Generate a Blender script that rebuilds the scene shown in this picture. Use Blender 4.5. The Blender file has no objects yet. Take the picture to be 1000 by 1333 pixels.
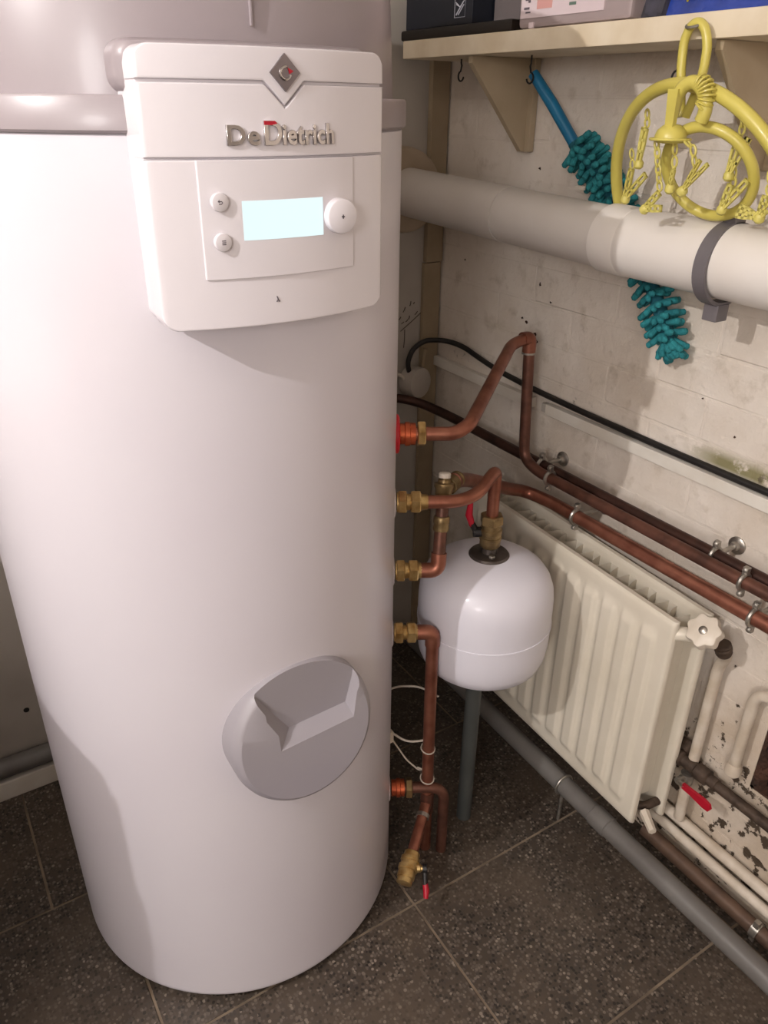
import bpy, bmesh, math, random
from mathutils import Vector, Matrix
from math import sin, cos, pi, sqrt, radians
random.seed(7)
S = bpy.context.scene
COL = S.collection
V = Vector
# ------------------------------------------------------------------ camera
cd = bpy.data.cameras.new('camera'); cam = bpy.data.objects.new('camera', cd); COL.objects.link(cam)
cd.sensor_width = 36.0; cd.sensor_fit = 'AUTO'; cd.lens = 27.177; cd.clip_start = 0.02
yaw, pit, rol = radians(32.3266), radians(27.8688), radians(0.66823)
f = V((sin(yaw)*cos(pit), cos(yaw)*cos(pit), -sin(pit))); r = V((cos(yaw), -sin(yaw), 0)); u = r.cross(f)
r2 = r*cos(rol)+u*sin(rol); u2 = -r*sin(rol)+u*cos(rol)
M = Matrix((r2, u2, -f)).transposed().to_4x4(); M.translation = V((0, 0, 1.41412)); cam.matrix_world = M
S.camera = cam
# ------------------------------------------------------------------ world, lamps, exposure
w = bpy.data.worlds.new('world'); S.world = w; w.use_nodes = True
w.node_tree.nodes['Background'].inputs[0].default_value = (1, 0.93, 0.88, 1)
w.node_tree.nodes['Background'].inputs[1].default_value = 0.02
def lamp(name, loc, power, radius, col):
    l = bpy.data.lights.new(name, 'POINT'); l.energy = power; l.shadow_soft_size = radius; l.color = col
    o = bpy.data.objects.new(name, l); COL.objects.link(o); o.location = loc; return o
lamp('room_lamp', (-1.0, 0.447, 2.02), 72, 0.012, (1.0, 0.955, 0.93))
lamp('second_lamp', (-2.1, -1.5, 1.9), 98, 0.30, (1.0, 0.97, 0.965))
S.view_settings.view_transform = 'Standard'; S.view_settings.look = 'None'
S.view_settings.gamma = 1.0; S.view_settings.use_curve_mapping = False
S.view_settings.exposure = 0.0

# ------------------------------------------------------------------ materials
def srgb(h):
    c = [int(h[i:i+2], 16)/255 for i in (0, 2, 4)]
    return tuple((x/12.92 if x <= .04045 else ((x+.055)/1.055)**2.4) for x in c)
def mat(name, col, rough=.5, metal=0., col2=None, nscale=30., lo=.4, hi=.7, bump=0., bscale=60., coat=0., emit=0., trans=0., alpha=1.):
    m = bpy.data.materials.new(name); m.use_nodes = True; nt = m.node_tree; N = nt.nodes; L = nt.links
    b = N['Principled BSDF']; c1 = (*(srgb(col) if isinstance(col, str) else col), 1)
    b.inputs['Base Color'].default_value = c1; b.inputs['Roughness'].default_value = rough; b.inputs['Metallic'].default_value = metal
    b.inputs['Coat Weight'].default_value = coat; b.inputs['Coat Roughness'].default_value = .12
    if trans: b.inputs['Transmission Weight'].default_value = trans
    if alpha < 1: b.inputs['Alpha'].default_value = alpha
    if emit: b.inputs['Emission Color'].default_value = c1; b.inputs['Emission Strength'].default_value = emit
    if col2 or bump:
        g = N.new('ShaderNodeNewGeometry')
    if col2:
        n = N.new('ShaderNodeTexNoise'); n.inputs['Scale'].default_value = nscale; n.inputs['Detail'].default_value = 6
        L.new(g.outputs['Position'], n.inputs['Vector'])
        rp = N.new('ShaderNodeValToRGB'); rp.color_ramp.elements[0].position = lo; rp.color_ramp.elements[1].position = hi
        rp.color_ramp.elements[0].color = c1; rp.color_ramp.elements[1].color = (*(srgb(col2) if isinstance(col2, str) else col2), 1)
        L.new(n.outputs['Fac'], rp.inputs['Fac']); L.new(rp.outputs['Color'], b.inputs['Base Color'])
    if bump:
        n2 = N.new('ShaderNodeTexNoise'); n2.inputs['Scale'].default_value = bscale; n2.inputs['Detail'].default_value = 5
        L.new(g.outputs['Position'], n2.inputs['Vector'])
        bp = N.new('ShaderNodeBump'); bp.inputs['Strength'].default_value = bump; bp.inputs['Distance'].default_value = .01
        L.new(n2.outputs['Fac'], bp.inputs['Height']); L.new(bp.outputs['Normal'], b.inputs['Normal'])
    return m
def wall_paint():
    m = bpy.data.materials.new('whitewashed_brick'); m.use_nodes = True; nt = m.node_tree; N = nt.nodes; L = nt.links
    b = N['Principled BSDF']; b.inputs['Roughness'].default_value = .75
    g = N.new('ShaderNodeNewGeometry'); sx = N.new('ShaderNodeSeparateXYZ'); L.new(g.outputs['Position'], sx.inputs[0])
    def noise(s, d=6, rg=.6):
        n = N.new('ShaderNodeTexNoise'); n.inputs['Scale'].default_value = s; n.inputs['Detail'].default_value = d; n.inputs['Roughness'].default_value = rg
        L.new(g.outputs['Position'], n.inputs['Vector']); return n.outputs['Fac']
    def mth(op, a, c, cl=False):
        n = N.new('ShaderNodeMath'); n.operation = op; n.use_clamp = cl
        for i, q in enumerate((a, c)):
            if isinstance(q, (int, float)): n.inputs[i].default_value = q
            else: L.new(q, n.inputs[i])
        return n.outputs[0]
    def rng(v, a, c, d, e):
        n = N.new('ShaderNodeMapRange'); n.inputs[1].default_value = a; n.inputs[2].default_value = c; n.inputs[3].default_value = d; n.inputs[4].default_value = e
        L.new(v, n.inputs[0]); return n.outputs[0]
    def mix(fac, c1, c2):
        n = N.new('ShaderNodeMix'); n.data_type = 'RGBA'; L.new(fac, n.inputs[0])
        for i, q in ((6, c1), (7, c2)):
            if isinstance(q, tuple): n.inputs[i].default_value = (*q, 1)
            else: L.new(q, n.inputs[i])
        return n.outputs[2]
    base = mix(rng(noise(5), .35, .7, 0, 1), srgb('e4dbd1'), srgb('d2c5b6'))
    base = mix(rng(noise(22), .56, .72, 0, .55), base, srgb('b3a593'))
    # damp, flaking paint: small dark chips everywhere, many near the floor beside the radiator
    damp = mth('MULTIPLY', rng(sx.outputs['Z'], .62, .33, 0, 1), rng(sx.outputs['Y'], 1.0, .66, 0, 1), True)
    th = mth('SUBTRACT', .765, mth('MULTIPLY', damp, .205))
    chip = rng(mth('SUBTRACT', noise(34, 8, .62), th), -.012, .02, 0, 1)
    base = mix(rng(mth('MULTIPLY', damp, noise(9)), .15, .5, 0, .85), base, srgb('bcab97'))
    base = mix(chip, base, srgb('4a3d30'))
    # the greenish ledge of crumbling plaster along the black cable
    led = mth('MULTIPLY', mth('MULTIPLY', rng(sx.outputs['Z'], .862, .874, 0, 1), rng(sx.outputs['Z'], .905, .885, 0, 1), True), rng(sx.outputs['Y'], .80, .72, 0, 1), True)
    base = mix(mth('MULTIPLY', led, rng(noise(26), .36, .46, 0, 1)), base, srgb('8c8662'))
    led2 = mth('MULTIPLY', rng(sx.outputs['Z'], .866, .874, 0, 1), rng(sx.outputs['Z'], .905, .882, 0, 1), True)
    base = mix(mth('MULTIPLY', led2, mth('MULTIPLY', rng(noise(70, 8), .58, .62, 0, 1), rng(noise(6), .5, .6, 0, 1))), base, srgb('574a3c'))
    L.new(base, b.inputs['Base Color'])
    h = mth('ADD', mth('MULTIPLY', noise(11, 8), 1.0), mth('MULTIPLY', chip, -.25))
    bp = N.new('ShaderNodeBump'); bp.inputs['Strength'].default_value = .7; bp.inputs['Distance'].default_value = .014
    L.new(h, bp.inputs['Height']); L.new(bp.outputs['Normal'], b.inputs['Normal'])
    return m
def terrazzo():
    m = bpy.data.materials.new('terrazzo'); m.use_nodes = True; nt = m.node_tree; N = nt.nodes; L = nt.links
    b = N['Principled BSDF']; b.inputs['Roughness'].default_value = .42
    g = N.new('ShaderNodeNewGeometry')
    def vor(s):
        v = N.new('ShaderNodeTexVoronoi'); v.inputs['Scale'].default_value = s; L.new(g.outputs['Position'], v.inputs['Vector']); return v
    v1 = vor(165); r1 = N.new('ShaderNodeValToRGB'); cr = r1.color_ramp
    cr.elements[0].position = 0; cr.elements[0].color = (*srgb('27221f'), 1); cr.elements[1].position = 1; cr.elements[1].color = (*srgb('a09488'), 1)
    for p, c in ((.25, '403934'), (.5, '5a5149'), (.78, '6c6259'), (.95, '887d72')):
        e = cr.elements.new(p); e.color = (*srgb(c), 1)
    cr.interpolation = 'CONSTANT'
    sp = N.new('ShaderNodeSeparateColor'); L.new(v1.outputs['Color'], sp.inputs[0]); L.new(sp.outputs[0], r1.inputs['Fac'])
    mk = N.new('ShaderNodeMapRange'); mk.inputs[1].default_value = .44; mk.inputs[2].default_value = .58
    L.new(v1.outputs['Distance'], mk.inputs[0])
    mx = N.new('ShaderNodeMix'); mx.data_type = 'RGBA'; L.new(mk.outputs[0], mx.inputs[0]); L.new(r1.outputs['Color'], mx.inputs[6]); mx.inputs[7].default_value = (*srgb('453c34'), 1)
    n = N.new('ShaderNodeTexNoise'); n.inputs['Scale'].default_value = 7; n.inputs['Detail'].default_value = 6; L.new(g.outputs['Position'], n.inputs['Vector'])
    mr = N.new('ShaderNodeMapRange'); mr.inputs[1].default_value = .45; mr.inputs[2].default_value = .75; mr.inputs[4].default_value = .75; L.new(n.outputs['Fac'], mr.inputs[0])
    m2 = N.new('ShaderNodeMix'); m2.data_type = 'RGBA'; L.new(mr.outputs[0], m2.inputs[0]); L.new(mx.outputs[2], m2.inputs[6]); m2.inputs[7].default_value = (*srgb('5b4f44'), 1)
    L.new(m2.outputs[2], b.inputs['Base Color'])
    bp = N.new('ShaderNodeBump'); bp.inputs['Strength'].default_value = .12; bp.inputs['Distance'].default_value = .002
    L.new(v1.outputs['Distance'], bp.inputs['Height']); L.new(bp.outputs['Normal'], b.inputs['Normal'])
    return m
PAINT = wall_paint(); TERR = terrazzo()
GROUT = mat('grout', '8a7a68', .9, col2='5c5046', nscale=14)
BACKW = mat('back_wall_paint', 'b9b3ab', .7, col2='a59d94', nscale=4, bump=.1, bscale=8)
ROOMW = mat('room_wall_paint', 'bfb7af', .8, col2='b5aca2', nscale=3)
CEIL = mat('ceiling_paint', 'd8d2cb', .85, col2='cfc8c0', nscale=3)
TRIMP = mat('aged_trim_paint', 'a39279', .55, col2='8e7d65', nscale=7, bump=.08, bscale=25)
WHTRIM = mat('white_trim_paint', 'e2ddd4', .5, col2='d2c9bc', nscale=9)
HOLE = mat('broken_brick', '4a3024', .95, col2='241812', nscale=40, bump=.8, bscale=50)
ENAMEL = mat('tank_enamel', 'd3ced5', .34, coat=.25, col2='d0cad2', nscale=3)
LID = mat('lid_grey_plastic', '988e92', .34, coat=.15, col2='92888c', nscale=3)
PANEL = mat('panel_white_plastic', 'dcd7dc', .26, coat=.3, col2='d9d3d9', nscale=3)
COVER = mat('cover_grey_plastic', '9b969c', .42, col2='96919a', nscale=4)
SCREEN = mat('lit_screen', (.80, .965, .985), .3, emit=1.0)
SCREEN.node_tree.nodes['Principled BSDF'].inputs['Base Color'].default_value = (.03, .03, .03, 1)
CHROME = mat('chrome', 'd8d4d4', .14, 1., col2='b5b0b0', nscale=20)
BADGE = mat('badge_grey', '8c8488', .3, .8, col2='7c7478', nscale=20)
RED = mat('red_plastic', 'b3122b', .4, col2='a30f28', nscale=20)
REDW = mat('red_washer', 'd01f2e', .45, col2='c01828', nscale=20)
COPPER = mat('copper', 'a9705c', .36, .75, col2='7f4c3e', nscale=26, lo=.35, hi=.75)
COPDARK = mat('tarnished_copper', '775043', .42, .6, col2='553a31', nscale=30)
DARKPIPE = mat('blackened_copper', '4e342c', .45, .6, col2='382621', nscale=30)
BRASS = mat('brass', 'd8bc84', .3, .9, col2='a98550', nscale=45)
BRASSD = mat('aged_brass', 'a08a62', .42, .8, col2='6f5b40', nscale=45)
ORANGE = mat('copper_union', 'c4633f', .32, .75, col2='a04a30', nscale=40)
STEEL = mat('zinc_steel', 'b9b4ac', .35, .9, col2='94908a', nscale=60)
DKSTEEL = mat('dark_steel', '6a6360', .35, .8, col2='544e4b', nscale=40)
BLACK = mat('black_rubber', '171413', .5, col2='221d1b', nscale=30)
BLACKP = mat('black_plastic', '151314', .45, col2='1c191a', nscale=30)
VESSEL = mat('vessel_white_paint', 'dcdae4', .38, coat=.2, col2='d6d4de', nscale=4)
RADP = mat('radiator_cream_paint', 'ddd5c6', .4, coat=.15, col2='d4cbba', nscale=6)
VALVEW = mat('valve_white_plastic', 'dcd2c4', .4, col2='d0c5b5', nscale=30)
PIPEW = mat('painted_pipe', 'd3c8ba', .5, col2='bdae9b', nscale=20, bump=.1, bscale=50)
IRON = mat('rusty_iron', '54453a', .65, .3, col2='392d25', nscale=40, bump=.3, bscale=90)
RUSTP = mat('brown_pipe', '6e5748', .55, .2, col2='57443a', nscale=24, bump=.1)
PVCG = mat('dark_grey_pvc', '6e6b68', .45, col2='605c59', nscale=12)
PVCD = mat('slate_grey_pvc', '4a4d4c', .5, col2='424544', nscale=12)
PVCW = mat('white_pvc', 'e6e1dc', .4, coat=.15, col2='dfd8d1', nscale=5)
PVCG2 = mat('shaded_white_pvc', 'd6d0ca', .45, coat=.1, col2='cdc5bd', nscale=5)  # white pipe left of the tank's shadow edge, shade put into the colour
COLLAR = mat('beige_collar', 'b5a48f', .6, col2='a8967f', nscale=12)
CLIPG = mat('clip_grey_plastic', '6f6a6d', .4, col2='676266', nscale=20)
SHELFP = mat('shelf_cream_paint', 'ddd0b9', .55, col2='d0c0a5', nscale=14, bump=.06, bscale=30)
BRKTP = mat('shaded_bracket_cream', 'b09f86', .6, col2='a19076', nscale=10)  # same cream as the shelf, darkened: shade put into the colour
NAVY = mat('navy_card', '0d121e', .5, col2='0b0f19', nscale=6)
GREYCARD = mat('grey_card', '6a6262', .6, col2='5f5757', nscale=6)
DKBOARD = mat('dark_board', '1a120d', .5, col2='120c08', nscale=12)
TUB = mat('cloudy_tub_plastic', 'c3b2b2', .35, col2='baa8a8', nscale=5, trans=.35)
LABELP = mat('label_paper', 'd8c8cc', .5, col2='d2c0c4', nscale=8)
INKG = mat('label_ink', '5d545c', .6); INKP = mat('label_pink', 'd09a94', .6); INKGR = mat('label_green', '5f7468', .6)
BLUEF = mat('blue_film', '1b3a94', .25, coat=.5, col2='16307c', nscale=25, bump=.5, bscale=35)
YELP = mat('yellow_print', 'd8c62a', .4); WHITEF = mat('clear_film_glare', 'b9b9c4', .2, coat=.5)
DKFILM = mat('dark_film', '23222e', .25, coat=.5, col2='3a3a4a', nscale=40)
YELLOW = mat('yellow_plastic', 'cfc262', .38, coat=.1, col2='c2b454', nscale=9)
YELLOW2 = mat('yellow_clip_plastic', 'd3c86e', .42, col2='c4b75c', nscale=30)
TEALH = mat('blue_handle', '16709a', .4, col2='12658c', nscale=20)
TEAL = mat('teal_chenille', '27858c', .85, col2='1a6d76', nscale=60, bump=.4, bscale=300)
TEALC = mat('teal_core', '0b4f5c', .9)
PENCIL = mat('pencil', '4d423c', .8)
WIRE = mat('white_wire', 'cfc6ba', .5)
JBOX = mat('box_grey_white', 'b9b1a8', .5, col2='b0a79e', nscale=10)
CABW = mat('added_cabinet_paint', 'd9d6d2', .5, col2='d2cfca', nscale=6)

# ------------------------------------------------------------------ mesh helpers
class MB:
    def __init__(s): s.v = []; s.f = []; s.wn = False
    def add(s, vs, fs):
        o = len(s.v); s.v += [V(p) for p in vs]; s.f += [tuple(i+o for i in q) for q in fs]; return s
    def box(s, lo, hi, M=None, bev=0.):
        x0, y0, z0 = lo; x1, y1, z1 = hi
        if bev <= 0:
            vs = [V((x, y, z)) for z in (z0, z1) for y in (y0, y1) for x in (x0, x1)]
            fs = [(0, 2, 3, 1), (4, 5, 7, 6), (0, 1, 5, 4), (2, 6, 7, 3), (0, 4, 6, 2), (1, 3, 7, 5)]
        else:
            bm = bmesh.new(); bmesh.ops.create_cube(bm, size=1)
            for q in bm.verts: q.co = V(((x0+x1)/2+q.co.x*(x1-x0), (y0+y1)/2+q.co.y*(y1-y0), (z0+z1)/2+q.co.z*(z1-z0)))
            s.wn = True
            bmesh.ops.bevel(bm, geom=bm.edges[:], offset=bev, segments=2, affect='EDGES', profile=.5)
            bm.verts.index_update(); vs = [q.co.copy() for q in bm.verts]; fs = [tuple(q.index for q in fc.verts) for fc in bm.faces]; bm.free()
        if M: vs = [M @ q for q in vs]
        return s.add(vs, fs)
    def lathe(s, p0, axis, prof, seg=28, ref=None):
        a = V(axis).normalized(); p0 = V(p0)
        e1 = (V(ref) if ref else (V((0, 0, 1)) if abs(a.z) < .9 else V((1, 0, 0)))); e1 = (e1-a*e1.dot(a)).normalized(); e2 = a.cross(e1)
        vs = []; fs = []; n = len(prof)
        for t, rr in prof:
            for k in range(seg):
                an = 2*pi*k/seg; vs.append(p0+a*t+(e1*cos(an)+e2*sin(an))*rr)
        for i in range(n-1):
            for k in range(seg):
                k2 = (k+1) % seg; fs.append((i*seg+k, i*seg+k2, (i+1)*seg+k2, (i+1)*seg+k))
        fs.append(tuple(range(seg-1, -1, -1))); fs.append(tuple((n-1)*seg+k for k in range(seg)))
        return s.add(vs, fs)
    def cyl(s, p0, p1, r0, r1=None, seg=24, bev=0.):
        p0 = V(p0); p1 = V(p1); L = (p1-p0).length; r1 = r0 if r1 is None else r1
        pr = [(0, r0), (L, r1)] if not bev else [(0, r0-bev), (bev*.3, r0-bev*.3), (bev, r0), (L-bev, r1), (L-bev*.3, r1-bev*.3), (L, r1-bev)]
        return s.lathe(p0, p1-p0, pr, seg)
    def tube(s, pts, rad, seg=14, fillet=0., nf=7, closed=False):
        P = [V(p) for p in pts]
        if fillet:
            Q = [P[0]]
            for i in range(1, len(P)-1):
                a = P[i-1]-P[i]; b = P[i+1]-P[i]; la, lb = a.length, b.length; a.normalize(); b.normalize()
                d = min(fillet, la*.48, lb*.48)
                A = P[i]+a*d; B = P[i]+b*d
                for k in range(nf+1):
                    t = k/nf; Q.append(A*(1-t)**2+P[i]*2*t*(1-t)+B*t*t)
            Q.append(P[-1]); P = Q
        n = len(P); rads = rad if isinstance(rad, (list, tuple)) else [rad]*n
        tan = []
        for i in range(n):
            if closed: d = P[(i+1) % n]-P[i-1]
            else: d = P[min(i+1, n-1)]-P[max(i-1, 0)]
            tan.append(d.normalized())
        t0 = tan[0]; e = V((0, 0, 1)) if abs(t0.z) < .8 else V((1, 0, 0)); e = (e-t0*e.dot(t0)).normalized()
        vs = []; fs = []
        for i in range(n):
            e = (e-tan[i]*e.dot(tan[i])).normalized(); e2 = tan[i].cross(e)
            for k in range(seg):
                an = 2*pi*k/seg; vs.append(P[i]+(e*cos(an)+e2*sin(an))*rads[i])
        m = n if closed else n-1
        for i in range(m):
            j = (i+1) % n
            for k in range(seg):
                k2 = (k+1) % seg; fs.append((i*seg+k, i*seg+k2, j*seg+k2, j*seg+k))
        if not closed:
            fs.append(tuple(range(seg-1, -1, -1))); fs.append(tuple((n-1)*seg+k for k in range(seg)))
        return s.add(vs, fs)
    def prism(s, poly, d):
        "poly: 3D points of a flat polygon, extruded by vector d"
        P = [V(p) for p in poly]; d = V(d); n = len(P)
        fs = [tuple(range(n)), tuple(range(2*n-1, n-1, -1))]+[(i, (i+1) % n+0, (i+1) % n+n, i+n) for i in range(n)]
        return s.add(P+[p+d for p in P], fs)
    def mesh(s, name, m, base=V((0, 0, 0)), ang=38):
        me = bpy.data.meshes.new(name); me.from_pydata([tuple(p-base) for p in s.v], [], s.f)
        bm = bmesh.new(); bm.from_mesh(me); bmesh.ops.recalc_face_normals(bm, faces=bm.faces[:]); bm.to_mesh(me); bm.free()
        me.polygons.foreach_set('use_smooth', [True]*len(me.polygons)); me.set_sharp_from_angle(angle=radians(ang))
        me.materials.append(m); return me
def wloc(o):
    p = V((0, 0, 0))
    while o: p += o.location; o = o.parent
    return p
def obj(name, mb, m, parent=None, ang=38, origin=None, label=None):
    "link the collected shapes as ONE mesh object; world coordinates in, local to the parent out"
    base = wloc(parent) if parent else V((0, 0, 0))
    og = V(origin) if origin else (base if parent else sum(mb.v, V((0, 0, 0)))/len(mb.v))
    o = bpy.data.objects.new(name, mb.mesh(name, m, og, ang)); COL.objects.link(o)
    o.location = og-base
    if mb.wn: wm = o.modifiers.new('weighted_normal', 'WEIGHTED_NORMAL'); wm.keep_sharp = True
    if parent: o.parent = parent
    if label: o['label'] = label
    return o
def thing(name, label, cat, loc, group=None):
    o = bpy.data.objects.new(name, None); o.empty_display_size = .05; COL.objects.link(o); o.location = loc
    o['label'] = label; o['category'] = cat
    if group: o['group'] = group
    return o
def tag(o, label, cat, group=None):
    o['label'] = label; o['category'] = cat
    if group: o['group'] = group
    return o
def struct(name, mb, m, parent=None, **k):
    o = obj(name, mb, m, parent, **k)
    if not parent: o['kind'] = 'structure'
    return o
def hexnut(mb, p, axis, length, rad): 
    return mb.lathe(p, axis, [(0, rad*.9), (length*.12, rad), (length*.88, rad), (length, rad*.9)], 6)

XW, YW = 1.13, 1.55          # right wall face, back wall face
TX, TY = 0.35033, 1.09635    # tank axis
# ------------------------------------------------------------------ the setting
flo = struct('floor', MB().box((-2.72, -2.45, -.06), (1.25, 1.65, -.0022)), GROUT)
RT = random.Random(3)
rows = [(-2.729+.367*k) for k in range(10)]
tile_mesh = MB().box((-.2475, -.181, -.0022), (.2475, .181, 0), bev=.0012).mesh('tile', TERR)
tile_half = {}
def add_tile(x0, x1, y0, y1):
    g = .0024; key = (round(x1-x0, 3), round(y1-y0, 3))
    if key not in tile_half: tile_half[key] = MB().box((-(x1-x0)/2+g, -(y1-y0)/2+g, -.0021), ((x1-x0)/2-g, (y1-y0)/2-g, 0), bev=.0009).mesh('tile', TERR, ang=4)
    o = bpy.data.objects.new('tile', tile_half[key]); COL.objects.link(o); o.parent = flo
    o.location = V(((x0+x1)/2, (y0+y1)/2, RT.uniform(-.0004, .0004)))-flo.location
ys = [.441+.3665*k for k in range(-8, 4)]
for i, y in enumerate(ys):
    off = .593 if y < 1.1 else -.022
    y1 = min(y+.3665, 1.62)
    x = off-.4985*7
    while x < 1.2:
        a, b2 = max(x, -2.69), min(x+.4985, 1.2)
        if b2-a > .03: add_tile(a, b2, y, y1)
        x += .4985
# right wall: whitewashed brick, each brick its own piece; a broken-out hole low down at the right
wr = struct('wall_right', MB().box((XW+.0014, -2.45, -.02), (XW+.20, .40, 2.40)).box((XW+.0014, .508, -.02), (XW+.20, 1.70, 2.40))
            .box((XW+.0014, .40, -.02), (XW+.20, .508, .30)).box((XW+.0014, .40, .45), (XW+.20, .508, 2.40)).box((XW+.05, .39, .28), (XW+.06, .53, .47)), PAINT)
hl = MB().box((XW+.035, .395, .295), (XW+.049, .510, .455)).box((XW+.003, .501, .298), (XW+.036, .510, .452)).box((XW+.003, .395, .295), (XW+.036, .510, .305)).box((XW+.003, .395, .443), (XW+.036, .510, .452))
RH = random.Random(9)
for k in range(16):
    yy, zz = .496+RH.uniform(-.007, .011), .305+.0092*k
    hl.lathe((XW+.002, yy, zz), (1, RH.uniform(-.3, .3), RH.uniform(-.3, .3)), [(0, .004), (.006, .009), (.022, .011), (.03, .006)], 7)
pits = MB(); RH = random.Random(4)
for (y, z, rr) in ((1.201, .985, .0062), (1.192, .972, .0042), (1.228, 1.006, .0040), (1.243, 1.012, .0030), (1.199, 1.090, .0035), (1.163, 1.060, .0030), (1.452, 1.100, .0022), (.774, .975, .0018), (.700, .930, .0020), (1.233, 1.305, .0030)):
    n = 9; pits.prism([(XW-.0003, y+rr*RH.uniform(.45, 1.3)*cos(2*pi*k/n), z+rr*RH.uniform(.45, 1.2)*sin(2*pi*k/n)) for k in range(n)], (.0012, 0, 0))
obj('plaster_pit', pits, HOLE, wr)
obj('hole_lining', hl, HOLE, wr, ang=10)
RB = random.Random(11); bl, bh, gj = .2205, .0712, .0038
variants = {}
def brick(y0, y1, z0):
    key = (round(y1-y0, 3), RB.randrange(4))
    if key not in variants:
        mb = MB().box((0.0, -(y1-y0)/2, -bh/2), (.012, (y1-y0)/2, bh/2), bev=.0016)
        for q in mb.v: q.x += RB.uniform(-.00015, .00015); q.y += RB.uniform(-.0012, .0012); q.z += RB.uniform(-.0012, .0012)
        variants[key] = mb.mesh('brick', PAINT, ang=4)
    o = bpy.data.objects.new('brick', variants[key]); COL.objects.link(o); o.parent = wr
    o.location = V((XW+.0003+RB.uniform(0, .0006), (y0+y1)/2, z0+bh/2))-wr.location
for c in range(24):
    z0 = .004+c*(bh+gj); y = YW-.002-(0 if c % 2 else (bl+gj)/2)
    cuts = [YW-.002]; yy = y
    while yy > .25: cuts.append(yy); yy -= bl+gj
    cuts = sorted(set(cuts), reverse=True)
    for a, b2 in zip(cuts[:-1], cuts[1:]):
        y1, y0 = a-gj/2, b2+gj/2
        if y1-y0 < .03: continue
        if y0 < .508 and y1 > .40 and z0 < .45 and z0+bh > .30: 
            if y1 > .56: y0 = .511
            else: continue
        brick(y0, y1, z0)
wb = struct('wall_back', MB().box((-2.72, YW, -.02), (XW, YW+.15, 2.40)), BACKW)
struct('wall_left', MB().box((-2.85, -2.45, -.02), (-2.70, 1.70, 2.40)), ROOMW)
struct('wall_front', MB().box((-2.85, -2.60, -.02), (1.33, -2.45, 2.40)), ROOMW)
struct('ceiling', MB().box((-2.85, -2.60, 2.40), (1.33, 1.70, 2.48)), CEIL)
struct('baseboard_back', MB().box((-2.70, 1.508, 0.0), (.95, YW, .052), bev=.004), WHTRIM)
# corner cover boards
struct('trim_1', MB().box((1.078, 1.538, .002), (XW-.0035, YW, 1.083), bev=.002), TRIMP)
struct('trim_2', MB().box((1.081, 1.534, 1.0845), (XW-.0035, YW, 1.66), bev=.002), TRIMP)
# pencil scribbles on the back wall
pm = MB()
for a, b2 in (((1.022, .927), (1.090, .972)), ((1.034, .930), (1.032, .885)), ((1.024, .945), (1.031, .949)), ((1.036, .948), (1.042, .953)), ((1.044, .953), (1.047, .962)),
              ((1.047, .985), (1.050, .996)), ((1.057, .989), (1.060, .993)), ((1.028, .972), (1.034, .984)), ((1.062, .962), (1.070, .970)), ((1.016, .955), (1.022, .962))):
    pm.tube([(a[0], YW-.0003, a[1]), ((a[0]+b2[0])/2+.001, YW-.0003, (a[1]+b2[1])/2), (b2[0], YW-.0003, b2[1])], .0011, 6)
obj('pencil_mark', pm, PENCIL, wb)
obj('screw_hole', MB().lathe((.033, YW-.0012, .197), (0, 1, 0), [(0, .006), (.002, .0065)], 14), BLACK, wb)

# ------------------------------------------------------------------ hot water tank
tank = thing('hot_water_tank', 'tall white cylindrical hot water tank with grey lid, standing on the floor', 'water tank', (TX, TY, 0))
obj('body', MB().lathe((TX, TY, 0), (0, 0, 1), [(.016, .285), (.016, .3035), (.020, .3070), (.026, .3076), (1.384, .3076), (1.389, .303)], 128), ENAMEL, tank)
for a in (20, 140, 260):
    obj('foot', MB().cyl((TX+.23*cos(radians(a)), TY+.23*sin(radians(a)), 0), (TX+.23*cos(radians(a)), TY+.23*sin(radians(a)), .0165), .022), BLACKP, tank)
obj('lid_band', MB().lathe((TX, TY, 0), (0, 0, 1), [(1.3895, .300), (1.3865, .3100), (1.389, .3125), (1.4155, .3122), (1.4185, .3105), (1.4190, .292)], 128), LID, tank)
obj('lid', MB().lathe((TX, TY, 0), (0, 0, 1), [(1.4188, .2950), (1.60, .2880), (1.628, .278), (1.642, .25), (1.65, .12), (1.651, .01)], 128), LID, tank, ang=60)
obj('lid_seam', MB().box((TX+.0005, TY-.2965, 1.478), (TX+.0020, TY-.285, 1.60)), LID, tank)
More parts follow.
